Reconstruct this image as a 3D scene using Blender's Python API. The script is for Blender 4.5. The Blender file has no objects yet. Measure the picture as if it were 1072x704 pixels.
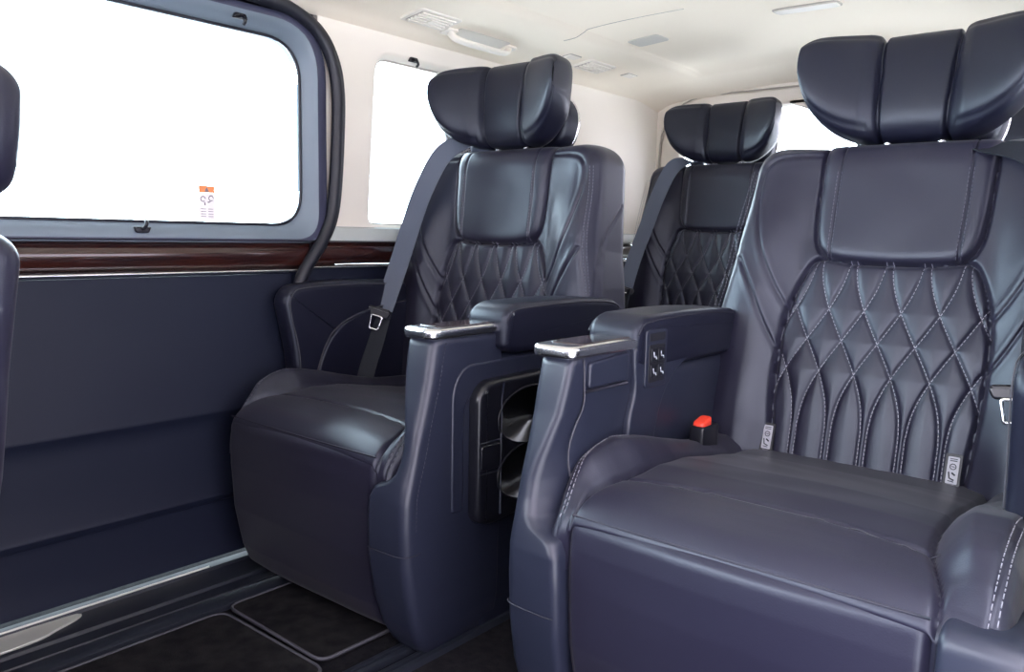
import bpy, math
import numpy as np
from mathutils import Vector, Matrix

C = bpy.context.scene.collection
PI = math.pi

# ------------------------------------------------------------------ materials
def srgb(r, g, b):
    f = lambda c: (c/255/12.92 if c/255 <= .04045 else ((c/255+.055)/1.055)**2.4)
    return (f(r), f(g), f(b), 1)

def mat(name, col, rough=.5, metal=0, spec=.5, noise=None, bump=None, coat=0, sheen=0, coat_rough=.1, tint=None):
    m = bpy.data.materials.new(name); m.use_nodes = True
    nt = m.node_tree; b = nt.nodes['Principled BSDF']
    b.inputs['Base Color'].default_value = col
    b.inputs['Roughness'].default_value = rough
    b.inputs['Metallic'].default_value = metal
    b.inputs['Specular IOR Level'].default_value = spec
    if tint: b.inputs['Specular Tint'].default_value = tint
    b.inputs['Coat Weight'].default_value = coat
    b.inputs['Coat Roughness'].default_value = coat_rough
    b.inputs['Sheen Weight'].default_value = sheen
    tc = nt.nodes.new('ShaderNodeTexCoord')
    if noise:      # (scale, other colour, stretch)
        n = nt.nodes.new('ShaderNodeTexNoise'); n.inputs['Scale'].default_value = noise[0]; n.inputs['Detail'].default_value = 4
        mp = nt.nodes.new('ShaderNodeMapping'); mp.inputs['Scale'].default_value = noise[2] if len(noise) > 2 else (1, 1, 1)
        nt.links.new(tc.outputs['Object'], mp.inputs[0]); nt.links.new(mp.outputs[0], n.inputs['Vector'])
        r = nt.nodes.new('ShaderNodeValToRGB'); r.color_ramp.elements[0].position = .35; r.color_ramp.elements[1].position = .65
        r.color_ramp.elements[0].color = col; r.color_ramp.elements[1].color = noise[1]
        nt.links.new(n.outputs['Fac'], r.inputs[0]); nt.links.new(r.outputs[0], b.inputs['Base Color'])
    if bump:       # (scale, strength, distance, kind)
        if len(bump) > 3 and bump[3] == 'voronoi':
            n = nt.nodes.new('ShaderNodeTexVoronoi'); out = 'Distance'
        else:
            n = nt.nodes.new('ShaderNodeTexNoise'); n.inputs['Detail'].default_value = 3; out = 'Fac'
        n.inputs['Scale'].default_value = bump[0]
        nt.links.new(tc.outputs['Object'], n.inputs['Vector'])
        bp = nt.nodes.new('ShaderNodeBump'); bp.inputs['Strength'].default_value = bump[1]; bp.inputs['Distance'].default_value = bump[2]
        nt.links.new(n.outputs[out], bp.inputs['Height']); nt.links.new(bp.outputs[0], b.inputs['Normal'])
    return m

LEA = mat('navy_leather', (.0098, .0088, .0220, 1), .39, spec=.52, bump=(420, .12, .0006, 'voronoi'), sheen=.06, tint=(.86, .93, 1, 1))
LEA2 = mat('dark_navy_leather', (.0065, .007, .017, 1), .40, spec=.45, bump=(420, .12, .0006, 'voronoi'), tint=(.86, .93, 1, 1))
PLA = mat('navy_plastic', (.0155, .0185, .034, 1), .38, spec=.5, bump=(900, .06, .0004))
PLD = mat('dark_plastic', (.007, .0075, .012, 1), .28, spec=.5)
DOORP = mat('door_panel_vinyl', (.0075, .0105, .024, 1), .55, spec=.25, bump=(500, .12, .0005, 'voronoi'))
FRAMEP = mat('door_frame_plastic', (.15, .185, .225, 1), .42, spec=.5, bump=(700, .05, .0004))
EDGEP = mat('frame_edge_plastic', (.045, .048, .085, 1), .4)
RUB = mat('black_rubber', (.008, .009, .016, 1), .45)
CREAM = mat('cream_headliner', (.91, .82, .68, 1), .85, spec=.2, bump=(900, .1, .0006))
CREAMP = mat('cream_plastic', (.83, .77, .675, 1), .5, spec=.4)
LAMPM = mat('lamp_lens', (.62, .57, .49, 1), .5, spec=.5)
GROOVE = mat('cream_groove', (.42, .38, .33, 1), .7)
CHR = mat('satin_chrome', (.80, .80, .82, 1), .22, metal=1)
STEEL = mat('brushed_steel', (.70, .70, .64, 1), .5, metal=.55, bump=(60, .1, .001))
WOOD = mat('gloss_wood', (.040, .010, .007, 1), .16, spec=.5, noise=(6, (.018, .008, .008, 1), (1, .7, 14)), coat=.8, coat_rough=.05)
INLAY = mat('gloss_tray_inlay', (.020, .013, .014, 1), .12, spec=.5, noise=(9, (.045, .022, .018, 1), (9, 1, 1)), coat=.7, coat_rough=.05)
CARP = mat('dark_carpet', (.007, .007, .010, 1), .95, spec=.1, noise=(60, (.016, .015, .018, 1)), bump=(700, .9, .003))
MATM = mat('mat_pile', (.006, .006, .008, 1), .95, spec=.1, noise=(26, (.018, .017, .018, 1)), bump=(900, .9, .003))
PIPE = mat('grey_binding', (.05, .05, .062, 1), .7)
SILL = mat('sill_plastic', (.014, .017, .026, 1), .42)
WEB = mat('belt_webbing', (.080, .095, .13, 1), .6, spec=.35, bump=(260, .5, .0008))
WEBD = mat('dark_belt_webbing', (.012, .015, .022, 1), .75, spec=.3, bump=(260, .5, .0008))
THR = mat('grey_thread', (.26, .255, .30, 1), .7)
THR2 = mat('dim_thread', (.13, .13, .17, 1), .7)
SEAMD = mat('seam_shadow_cord', (.018, .018, .030, 1), .6)  # near-black cord, draws the shade in seams and gaps
RED = mat('red_release', (.85, .06, .03, 1), .4)
TAGK = mat('tag_black', (.01, .01, .014, 1), .5)
TAGW = mat('tag_white', (.36, .36, .40, 1), .6)
ORANGE = mat('sticker_orange', (.85, .28, .10, 1), .5)
STW = mat('sticker_white', (.85, .80, .80, 1), .5)
STG = mat('sticker_grey', (.22, .18, .22, 1), .5)
PAVE = mat('light_paving', (.66, .65, .63, 1), .9, spec=.2, noise=(3, (.58, .58, .57, 1)))
CONSOLE_TXT = mat('button_marks', (.40, .43, .48, 1), .5)

GLASS = bpy.data.materials.new('window_glass'); GLASS.use_nodes = True
nt = GLASS.node_tree; nt.nodes.remove(nt.nodes['Principled BSDF'])
tr = nt.nodes.new('ShaderNodeBsdfTransparent'); tr.inputs[0].default_value = (.93, .95, .95, 1)
gl = nt.nodes.new('ShaderNodeBsdfGlossy'); gl.inputs['Roughness'].default_value = .02
fr = nt.nodes.new('ShaderNodeFresnel'); fr.inputs[0].default_value = 1.4
mx = nt.nodes.new('ShaderNodeMixShader')
nt.links.new(fr.outputs[0], mx.inputs[0]); nt.links.new(tr.outputs[0], mx.inputs[1]); nt.links.new(gl.outputs[0], mx.inputs[2])
nt.links.new(mx.outputs[0], nt.nodes['Material Output'].inputs[0])

# ------------------------------------------------------------------ objects
def mesh(name, V, F, m, smooth=True):
    me = bpy.data.meshes.new(name)
    V = [tuple(map(float, v)) for v in V] if not isinstance(V, np.ndarray) else V.tolist()
    me.from_pydata(V, [], [tuple(int(i) for i in f) for f in F])
    me.materials.append(m)
    if smooth: me.polygons.foreach_set('use_smooth', [True]*len(me.polygons))
    me.update()
    return me

def obj(name, me, parent=None, loc=None, rot=None):
    o = bpy.data.objects.new(name, me); C.objects.link(o)
    if parent: o.parent = parent
    if loc: o.location = loc
    if rot: o.rotation_euler = rot
    return o

def tag(o, label=None, cat=None, group=None, kind=None):
    if label: o['label'] = label
    if cat: o['category'] = cat
    if group: o['group'] = group
    if kind: o['kind'] = kind
    return o

def struct(name, me, parent=None):
    o = obj(name, me, parent)
    o['kind'] = 'structure'
    return o

def empty(name, loc, label=None, cat=None, group=None, kind=None):
    o = bpy.data.objects.new(name, None); C.objects.link(o); o.location = loc; o.empty_display_size = .1
    return tag(o, label, cat, group, kind)

class MB:
    """collects pieces into one mesh"""
    def __init__(s): s.V = []; s.F = []; s.mi = []
    def add(s, V, F, mi=0):
        o = len(s.V); s.V += [tuple(map(float, v)) for v in V]; s.F += [tuple(int(i)+o for i in f) for f in F]; s.mi += [mi]*len(F)
        return s
    def mesh(s, name, mats, smooth=True, angle=None):
        me = mesh(name, s.V, s.F, mats[0] if isinstance(mats, (list, tuple)) else mats, smooth)
        if isinstance(mats, (list, tuple)):
            for m in mats[1:]: me.materials.append(m)
            me.polygons.foreach_set('material_index', s.mi)
        if angle: me.set_sharp_from_angle(angle=angle)
        return me

def gridF(nu, nv, cu=False, cv=False):
    i, j = np.meshgrid(np.arange(nu if cu else nu-1), np.arange(nv if cv else nv-1), indexing='ij')
    i = i.ravel(); j = j.ravel(); i2 = (i+1) % nu; j2 = (j+1) % nv
    return np.stack([i*nv+j, i2*nv+j, i2*nv+j2, i*nv+j2], 1)

def loft(sections, closed=True, caps=True, flip=False):
    """sections: list of equally long point loops"""
    S = np.array(sections, float); n, k = S.shape[:2]
    F = [tuple(f) for f in gridF(n, k, False, closed)]
    V = [tuple(v) for v in S.reshape(-1, 3)]
    if caps:
        F.append(tuple(range(k-1, -1, -1))); F.append(tuple(range((n-1)*k, n*k)))
    if flip: F = [tuple(reversed(f)) for f in F]
    return V, F

def rpoly(pts, r, n=6):
    """polygon with rounded corners; r scalar or list"""
    out = []; N = len(pts)
    for i, p in enumerate(pts):
        p = np.array(p, float); a = np.array(pts[i-1], float); b = np.array(pts[(i+1) % N], float)
        ri = r[i] if isinstance(r, (list, tuple)) else r
        la, lb = np.linalg.norm(a-p), np.linalg.norm(b-p)
        d = min(ri, la*.49, lb*.49)
        s = p+(a-p)/la*d; e = p+(b-p)/lb*d
        for t in np.linspace(0, 1, n):
            out.append((1-t)**2*s+2*t*(1-t)*p+t*t*e)
    return np.array(out)

def offset(loop, d):
    """move closed 2d loop inward by d (loop any orientation)"""
    L = np.array(loop, float); nx = np.roll(L, -1, 0); pv = np.roll(L, 1, 0)
    t = nx-pv; t /= np.linalg.norm(t, axis=1)[:, None]+1e-12
    area = .5*np.sum(L[:, 0]*nx[:, 1]-nx[:, 0]*L[:, 1])
    nrm = np.stack([-t[:, 1], t[:, 0]], 1)*(1 if area > 0 else -1)
    return L+nrm*d

def slab(loop, h0, h1, r, f, n=5, crown=0):
    """extrude 2d loop between heights h0 and h1 with rounded rims; f(a,b,h)->xyz.  crown lifts the h1 face"""
    secs = []
    def ring(ins, h): secs.append([f(a, b, h) for a, b in offset(loop, ins)])
    sg = 1 if h1 > h0 else -1
    for t in np.linspace(0, PI/2, n): ring(r*(1-math.sin(t)), h0+sg*r*(1-math.cos(t)))
    for t in np.linspace(0, PI/2, n): ring(r*(1-math.cos(t)), h1-sg*r*(1-math.sin(t)))
    ring(r*1.15, h1+crown*.1)
    if crown:
        c = np.array(loop).mean(0); base = offset(loop, r*1.15)
        for k in (.75, .5, .25):
            secs.append([f(*(c+(p-c)*k), h1+crown*(1-k*k)) for p in base])
    V, F = loft(secs)
    return V, F

def fix(me):
    import bmesh
    bm = bmesh.new(); bm.from_mesh(me); bmesh.ops.recalc_face_normals(bm, faces=bm.faces); bm.to_mesh(me); bm.free()
    return me

def tube_vf(P, r, n=8, closed=False, sx=1, sy=1):
    P = np.array(P, float); N = len(P)
    R = r if hasattr(r, '__len__') else [r]*N
    if closed: T = np.roll(P, -1, 0)-np.roll(P, 1, 0)
    else:
        T = np.gradient(P, axis=0)
    T /= np.linalg.norm(T, axis=1)[:, None]+1e-12
    u = np.cross(T[0], [0, 0, 1.0])
    if np.linalg.norm(u) < .1: u = np.cross(T[0], [1.0, 0, 0])
    u /= np.linalg.norm(u); secs = []
    for i in range(N):
        u = u-T[i]*(u@T[i]); u /= np.linalg.norm(u); v = np.cross(T[i], u)
        secs.append([P[i]+R[i]*(sx*math.cos(a)*u+sy*math.sin(a)*v) for a in np.arange(n)/n*2*PI])
    if closed:
        S = np.array(secs); return [tuple(v) for v in S.reshape(-1, 3)], [tuple(f) for f in gridF(N, n, True, True)]
    return loft(secs)

def smoothpath(P, n=8, closed=False):
    """Catmull-Rom"""
    P = np.array(P, float); out = []; N = len(P)
    for i in range(N if closed else N-1):
        if closed: a, b, c, d = P[i-1], P[i], P[(i+1) % N], P[(i+2) % N]
        else: a, b, c, d = P[max(i-1, 0)], P[i], P[i+1], P[min(i+2, N-1)]
        for t in np.arange(n)/n:
            out.append(.5*((2*b)+(c-a)*t+(2*a-5*b+4*c-d)*t*t+(3*b-a-3*c+d)*t**3))
    if not closed: out.append(P[-1])
    return np.array(out)

def box_vf(x0, x1, y0, y1, z0, z1, r=.004):
    return slab(rpoly([(x0, y0), (x1, y0), (x1, y1), (x0, y1)], max(r*1.5, .001), 4), z0, z1, r, lambda a, b, h: (a, b, h), 3)

def sm(x, a, b):
    t = np.clip((x-a)/(b-a), 0, 1); return t*t*(3-2*t)

def pdist(P, L, closed=False):
    """min distance from points P (n,2) to polyline L"""
    L = np.array(L, float); A = L if closed else L[:-1]; B = np.roll(L, -1, 0) if closed else L[1:]
    best = np.full(len(P), 9.0)
    for a, b in zip(A, B):
        d = b-a; q = d@d
        if q < 1e-14: continue
        t = np.clip(((P-a)@d)/q, 0, 1)
        best = np.minimum(best, np.hypot(*(P-a-t[:, None]*d).T))
    return best

def inpoly(P, L):
    L = np.array(L, float); x, y = P[:, 0], P[:, 1]; c = np.zeros(len(P), bool); j = len(L)-1
    for i in range(len(L)):
        xi, yi = L[i]; xj, yj = L[j]
        c ^= ((yi > y) != (yj > y)) & (x < (xj-xi)*(y-yi)/(yj-yi+1e-15)+xi)
        j = i
    return c

def submesh(name, V, F, sel, m):
    F = np.array(F)[sel]; u, inv = np.unique(F.ravel(), return_inverse=True)
    return mesh(name, V[u], inv.reshape(-1, 4), m)

# ------------------------------------------------------------------ backrest (local frame: s across, n forward, t up)
HW = [(-.14, .315), (0, .347), (.16, .352), (.26, .340), (.35, .325), (.48, .316), (.60, .308)]
def hw(t): a = np.array(HW); return np.interp(t, a[:, 0], a[:, 1])
mir = lambda L: [(-a, b) for a, b in L]
BIB_H = smoothpath([(.163, .66), (.160, .55), (.158, .46), (.151, .400), (.130, .368), (.09, .356), (0, .352)], 8)
BIB = np.vstack([BIB_H, BIB_H[::-1]*[-1, 1]])
Q_H = smoothpath([(.122, .369), (.150, .355), (.168, .318), (.182, .27), (.190, .21), (.190, .10), (.182, .0), (.170, -.14)], 8)
QUILT = np.vstack([[0, .360], Q_H, Q_H[::-1]*[-1, 1]])
BVERT = [(.120, .66), (.121, .50), (.118, .362)]
SH = smoothpath([(.170, .588), (.222, .585), (.262, .575), (.282, .545), (.280, .48), (.258, .39), (.226, .315), (.186, .25)], 6)
V2 = smoothpath([(.296, .350), (.262, .29), (.225, .215), (.190, .155)], 5)
EDGE = smoothpath([(.308, .575), (.320, .48), (.328, .35), (.350, .22), (.360, .12), (.350, 0), (.32, -.12)], 6)*[.965, 1]
def wave(c, sg):
    t = np.linspace(.40, -.13, 40)
    g = sm(.345-t, 0, .30); g = .75*g+.25*np.clip((.36-t)/.34, 0, 1)
    return np.stack([c+sg*(-.062+.124*g), t], 1)
WAVES = [wave(i*.068+.034*0, sg) for sg in (1, -1) for i in range(-4, 5)]
def clipQ(L): return L[inpoly(L, offset(QUILT, .001))]
WAVES = [w for w in (clipQ(w) for w in WAVES) if len(w) > 2]

def bolster(s, t):
    a = np.abs(s)
    b = .040*sm(a, .165, .255)*(1-.30*sm(a, .27, .34))
    return b*(1-.72*sm(t, .36, .56))*(.75+.25*sm(t, -.15, .05))

def front_disp(s, t):
    P = np.stack([s, t], 1); n = bolster(s, t)
    n += .010*np.exp(-((t-.10)/.16)**2)*(1-sm(np.abs(s), .15, .25))          # lumbar
    ib = inpoly(P, BIB); d = pdist(P, BIB_H); d = np.minimum(d, pdist(P, BIB_H*[-1, 1]))
    n += np.where(ib, .013*(1-np.exp(-(d/.010)**1.3)), .004*(1-np.exp(-d/.014))-.001)
    n -= .007*np.exp(-(d/.0042)**2)
    iq = inpoly(P, QUILT) & ~ib
    d = np.minimum(pdist(P, Q_H), pdist(P, Q_H*[-1, 1]))
    n += np.where(~ib, -.009*np.exp(-(d/.0052)**2), 0)
    n += np.where(iq, .002-.010*np.exp(-(d/.02)), 0)
    dw = np.full(len(s), 9.0)
    idx = np.where(iq)[0]
    for w in WAVES: dw[idx] = np.minimum(dw[idx], pdist(P[idx], w))
    n += np.where(iq, .0062*(1-np.exp(-(dw/.012)))-.0018*np.exp(-(dw/.003)**2), 0)
    for L in (BVERT,):
        d = pdist(np.abs(P)*[1, 1]+[0, 0] if False else np.stack([np.abs(s), t], 1), L)
        n += np.where(ib, -.0055*np.exp(-(d/.0022)**2), 0)
    A = np.stack([np.abs(s), t], 1)
    for L, dp in ((SH, .0045), (V2, .0050), (EDGE, .004)):
        d = pdist(A, L); n += np.where(~ib & ~iq, -dp*np.exp(-(d/.0027)**2)+.0015*np.exp(-((d-.009)/.006)**2), 0)
    # small settling creases of the hide
    n += .0012*np.sin(s*31+t*9+2*np.sin(t*23))*(1-iq)*.6
    return n

def build_back():
    ts = list(np.arange(-.13, .552, .0026)); R = .062
    th = list(np.linspace(.03, PI/2*.995, 20))
    rows = [(t, 1.0) for t in ts]+[(.552+R*math.sin(a), math.cos(a)) for a in th]
    nf = 262; secs = []; ST = []
    for t, k in rows:
        T = .150-.004*np.clip((t+.1)/.66, 0, 1); kk = max(k, .003)**.5; Tk = T*kk
        W = hw(min(t, .6))-.040*(1-k)**1.2
        rf = min(.034, Tk*.48)
        pts = []
        cy = -T*.5
        f0 = cy+Tk/2; b0 = cy-Tk/2
        for s in np.linspace(-(W-rf), W-rf, nf): pts.append((s, f0, 1))
        for a in np.linspace(PI/2, 0, 11)[1:]: pts.append((W-rf+rf*math.cos(a), f0-rf+rf*math.sin(a), max(0, math.sin(a))))
        for q in np.linspace(0, 1, 14)[1:-1]: pts.append((W, (f0-rf)*(1-q)+(b0+rf)*q, 0))
        for a in np.linspace(0, -PI/2, 8): pts.append((W-rf+rf*math.cos(a), b0+rf+rf*math.sin(a), 0))
        for s in np.linspace(W-rf, -(W-rf), 20)[1:-1]: pts.append((s, b0, 0))
        for a in np.linspace(-PI/2, -PI, 8): pts.append((-(W-rf)+rf*math.cos(a), b0+rf+rf*math.sin(a), 0))
        for q in np.linspace(1, 0, 14)[1:-1]: pts.append((-W, (f0-rf)*(1-q)+(b0+rf)*q, 0))
        for a in np.linspace(PI, PI/2, 11)[:-1]: pts.append((-(W-rf)+rf*math.cos(a), f0-rf+rf*math.sin(a), max(0, math.sin(a))))
        secs.append([(p[0], p[1], t) for p in pts]); ST.append([(p[0], t, p[2]) for p in pts])
    S = np.array(secs); ST = np.array(ST); nr, nc = S.shape[:2]
    s = ST[..., 0].ravel(); t = ST[..., 1].ravel(); w = ST[..., 2].ravel()
    D = np.zeros(len(s)); ix = np.where(w > 0)[0]
    D[ix] = front_disp(s[ix], t[ix])
    V = S.reshape(-1, 3).copy(); V[:, 1] += D*w
    # seam on the side faces
    side = np.where((np.abs(s) > .25) & (w < .9))[0]
    L = np.array([(.03, -.13), (.02, .06), (-.01, .30), (-.045, .39), (-.115, .47)])
    d = pdist(V[side][:, [1, 2]], L)
    V[side, 0] -= np.sign(V[side, 0])*.004*np.exp(-(d/.0038)**2)
    V[:, 1] *= -1          # forward is -y
    F = gridF(nr, nc, False, True)
    cen = np.stack([s, t], 1)[F].mean(1); cw = w[F].min(1)
    ib = inpoly(cen, BIB) & (cw > .5) & (np.abs(cen[:, 0]) < .2)
    iq = inpoly(cen, QUILT) & ~ib & (cw > .5)
    # wrap-around column average is wrong for s on the seam quad, harmless (w small there)
    me = {}
    me['backrest'] = submesh('backrest', V, F, ~(ib | iq), LEA)
    me['shoulder_panel'] = submesh('shoulder_panel', V, F, ib, LEA)
    me['quilted_panel'] = submesh('quilted_panel', V, F, iq, LEA)
    # thread dashes
    def dashes(L, w=.00075, ln=.0052, gap=.0030, lift=.0006):
        L = np.array(L); sg = np.hypot(*np.diff(L, axis=0).T); cum = np.concatenate([[0], np.cumsum(sg)])
        st = np.arange(0, cum[-1]-ln, ln+gap); mid = np.stack([st, st+ln*.33, st+ln*.66, st+ln], 1)
        ps = np.interp(mid, cum, L[:, 0]); pt = np.interp(mid, cum, L[:, 1])
        k = pt.max(1) < .552; ps = ps[k]; pt = pt[k]
        if not len(ps): return
        nn = front_disp(ps.ravel(), pt.ravel()).reshape(ps.shape)+lift
        for a, b, c in zip(ps, pt, nn):
            P = np.stack([a, -c, b], 1); vv, ff = tube_vf(P, w, 5); mb.add(vv, ff)
    mb = MB()
    for wv in WAVES: dashes(wv)
    me['q_stitch'] = mb.mesh('stitching', THR)
    me['b_stitch'] = []; me['e_stitch'] = []
    for sg in (1, -1):
        mb = MB()
        for dx in (-.004, .004): dashes(np.array([(a*sg+dx, b) for a, b in smoothpath(BVERT, 8)]), .00042)
        me['b_stitch'].append(mb.mesh('stitching', THR2))
    for sg in (1, -1):
        mb = MB()
        dashes((EDGE+[-.005, 0])*[sg, 1], .0006); dashes((EDGE+[.005, 0])*[sg, 1], .0006)
        dashes((SH[:18]+[-.004, .004])*[sg, 1], .0005)
        me['e_stitch'].append(mb.mesh('stitching', THR2))
    return me
BACK = build_back()

# ------------------------------------------------------------------ headrest
def build_head():
    q_ = .2155-.0355*(1-np.linspace(0, 1, 26)**.5)[::1]; q_ = .2155-.0355*np.linspace(1, 0, 30)**2.2
    xs = np.unique(np.round(np.concatenate([np.linspace(-.18, .18, 170), q_, -q_]), 6))
    nphi = 72; out = []; par = []
    for x in xs:
        a = abs(x)
        top = .226-.018*(a/.2)**3; bot = .004+.0*a
        # rounded lower outline of the wings
        if a > .085: bot = .004+.135*(1-math.sqrt(max(0, 1-((a-.085)/.137)**2)))
        e = max(0, (a-.180)/.0355); rr = max(0, 1-min(e, 1)**2.6)**(1/2.2)
        hc = (top+bot)/2; hh = (top-bot)/2
        if e > 0: hh *= .5+.5*rr
        T = .118-.012*sm(a, .07, .2)
        T = T*(.004+.996*rr) if e > 0 else T
        yf = .020+.052*sm(a, .055, .24)+.018*sm(a, .06, .10)-.020*(1-sm(a, 0, .07))*0
        row = []
        for j in range(nphi):
            ph = 2*PI*j/nphi; c, s_ = math.cos(ph), math.sin(ph)
            ex = .52
            y = np.sign(c)*abs(c)**ex; z = np.sign(s_)*abs(s_)**ex
            yy = yf-T/2+y*T/2; zz = hc+z*hh
            if y > 0: yy += .012*(1-z*z)*0+.006*math.cos(z*PI/2)
            row.append((x, -yy, zz)); par.append((x, y, z))
        out.append(row)
    S = np.array(out); V = S.reshape(-1, 3).copy(); par = np.array(par)
    a = np.abs(par[:, 0]); d = np.abs(a-.068-.010*((par[:, 2]+1)/2-.5))
    cen = np.array([0, -.0, .1])
    sc = .013*np.exp(-(d/.005)**2)
    # pull grooves toward slice centre
    Sc = np.repeat(S.mean(1), nphi, axis=0)
    dirv = Sc-V; dirv /= np.linalg.norm(dirv, axis=1)[:, None]+1e-9
    V += dirv*sc[:, None]
    # rim seam around wing face, seam across the outer end
    d2 = np.abs(par[:, 1]-.80)*.055; m2 = (a > .08) & (par[:, 1] > 0)
    d2 = np.where(np.abs(par[:, 2]) > .97, 9, d2)
    V += dirv*(np.where(m2, .003*np.exp(-(d2/.0035)**2), 0))[:, None]
    d3 = np.abs(V[:, 2]-.118); m3 = (a > .18) & (par[:, 1] < .8)
    V += dirv*(np.where(m3, .0035*np.exp(-(d3/.0035)**2), 0))[:, None]
    F = gridF(len(xs), nphi, False, True)
    fx = np.repeat((xs[:-1]+xs[1:])/2, nphi)
    me = {}
    me['pad'] = submesh('headrest', V, F, np.abs(fx) < .068, LEA2)
    me['wr'] = submesh('wing', V, F, fx >= .068, LEA2); me['wl'] = submesh('wing', V, F, fx <= -.068, LEA2)
    mb = MB()
    mb.add(*slab(rpoly([(-.135, .012), (.135, .012), (.15, .10), (.11, .155), (-.11, .155), (-.15, .10)], .04, 6), .075, .150, .022, lambda a, b, h: (a, h, b)))
    me['shell'] = fix(mb.mesh('rear_shell', LEA2))
    mb = MB()
    lp = rpoly([(-.135, .012), (.135, .012), (.15, .10), (.11, .155), (-.11, .155), (-.15, .10)], .04, 6)
    mb.add(*tube_vf([(a, .128, b) for a, b in lp], .004, 6, True)); me['shellrim'] = mb.mesh('trim_ring', CHR)  # bright piping ring put in for the highlight along the shell rim
    me['post'] = []
    for sx in (-.05, .05): me['post'].append(MB().add(*tube_vf([(sx, .035, -.06), (sx, .035, .03)], .007, 10)).mesh('post', CHR))
    return me
HEAD = build_head()

# ------------------------------------------------------------------ cushion
Y0 = 1.3
def cushion_mesh(wi, wo, m, name='cushion'):
    """wi inner half width, wo outer half width; m=+1 outward is +x"""
    xl, xr = (-wi, wo) if m > 0 else (-wo, wi)
    xs = np.linspace(xl, xr, 226); ys = np.concatenate([.972+.06*np.linspace(0, 1, 30)**1.6, np.linspace(1.032, 1.66, 190)[1:]])
    X, Y = np.meshgrid(xs, ys, indexing='ij')
    a = np.abs(X)
    zc = np.interp(Y, [.97, 1.0, 1.03, 1.06, 1.09, 1.12, 1.2, 1.28, 1.38, 1.5, 1.66], [.398, .407, .415, .421, .426, .430, .437, .434, .418, .398, .385])
    zb = np.interp(Y, [.97, 1.0, 1.03, 1.08, 1.12, 1.16, 1.23, 1.33, 1.45, 1.66], [.392, .405, .432, .462, .475, .481, .473, .448, .424, .41])
    bx = np.interp(Y, [.97, 1.0, 1.05, 1.10, 1.18, 1.4, 1.66], [.268, .263, .255, .240, .226, .222, .222])
    k = sm(a, bx-.008, bx+.042)
    Z = zc*(1-k)+zb*k
    Z += .004*(1-(a/.24)**2).clip(0)*1.0
    Yw = Y+np.interp(a, [0, .255, .275, .34], [.030, .030, .032, .032 if m < 0 else .018])*(1-sm(Y, .972, 1.12))
    Xw = X.copy()
    if m < 0:
        Xw = np.where(X < -.24, -.24-(-.24-X)*(1-.55*(1-sm(Y, .98, 1.16))), Xw)
    inn_s = (X > .24) if m < 0 else (X < -.24)
    Xw = np.where(inn_s, np.sign(X)*(.24+(a-.24)*(1-.25*(1-sm(Y, .98, 1.10)))), Xw)
    # rounded outer edges
    de = np.minimum(X-xl, xr-X); r = .036
    q = np.clip(1-de/r, 0, 1); Z -= .05*(1-np.sqrt(1-q*q+1e-9))
    yf = .985+.012*sm(a, .30, .34)
    df = Y-.972; rf = .05
    q = np.clip(1-df/rf, 0, 1); kk = sm(a, bx, bx+.01)
    Z -= (kk*.050+(1-kk)*.026)*(1-np.sqrt(1-q*q+1e-9))
    # grooves
    P = np.stack([X.ravel(), Y.ravel()], 1); A = np.stack([np.abs(P[:, 0]), P[:, 1]], 1)
    bl = smoothpath([(.266, .965), (.262, 1.0), (.254, 1.05), (.240, 1.10), (.226, 1.18), (.222, 1.4), (.222, 1.68)], 8)
    d = pdist(A, bl)
    G = -.010*np.exp(-(d/.005)**2)+.005*(1-np.exp(-d/.02))
    tr_ = smoothpath([(-.24, 1.115), (-.1, 1.128), (0, 1.13), (.1, 1.128), (.24, 1.115)], 8)
    inn = A[:, 0] < np.interp(P[:, 1], [.97, 1.0, 1.05, 1.10, 1.18, 1.4], [.268, .263, .255, .240, .226, .222])
    d = pdist(P, tr_); G += np.where(inn, -.005*np.exp(-(d/.0036)**2)+.002*(1-np.exp(-d/.02)), 0)
    d = np.minimum(np.abs(P[:, 0]-xl-.020), np.abs(P[:, 0]-xr+.020)); G += -.004*np.exp(-(d/.003)**2)
    G += .0012*np.sin(P[:, 0]*21+3*np.sin(P[:, 1]*13))*np.sin(P[:, 1]*27+1)
    Z += G.reshape(Z.shape)
    nx, ny = X.shape
    V = np.stack([Xw, Yw-Y0, Z], 2).reshape(-1, 3); F = gridF(nx, ny)
    # classify regions
    cx = np.abs(P[:, 0])[F].mean(1); cy = P[:, 1][F].mean(1)
    bxf = np.interp(cy, [.97, 1.0, 1.05, 1.10, 1.18, 1.4, 1.66], [.267, .262, .254, .240, .226, .222, .222])
    cz = P[:, 0][F].mean(1)
    res = [submesh('cushion', V, F, cx <= bxf, LEA), submesh('side_bolster', V, F, (cx > bxf) & (cz > 0), LEA), submesh('side_bolster', V, F, (cx > bxf) & (cz < 0), LEA)]
    # skirts go into the bolsters / cushion
    def skirt(me, cond):
        import bmesh
        bm = bmesh.new(); bm.from_mesh(me); bm.verts.ensure_lookup_table()
        e = [ed for ed in bm.edges if ed.is_boundary and cond(ed)]
        g = bmesh.ops.extrude_edge_only(bm, edges=e)
        for v in g['geom']:
            if isinstance(v, bmesh.types.BMVert):
                if v.co.y < -.2 and abs(v.co.x) < .262: v.co.z = .355; v.co.y += .035
                else: v.co.z = .30
        for f_ in bm.faces: f_.smooth = True
        bmesh.ops.recalc_face_normals(bm, faces=bm.faces); bm.to_mesh(me); bm.free()
    gi = np.zeros((nx, ny), bool); gi[0] = gi[-1] = True; gi[:, 0] = gi[:, -1] = True
    rimset = {tuple(np.round(p, 5)) for p in V[gi.ravel()]}
    lim = lambda e: all(tuple(np.round(np.array(v.co), 5)) in rimset for v in e.verts)
    for me in res: skirt(me, lim)
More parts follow.
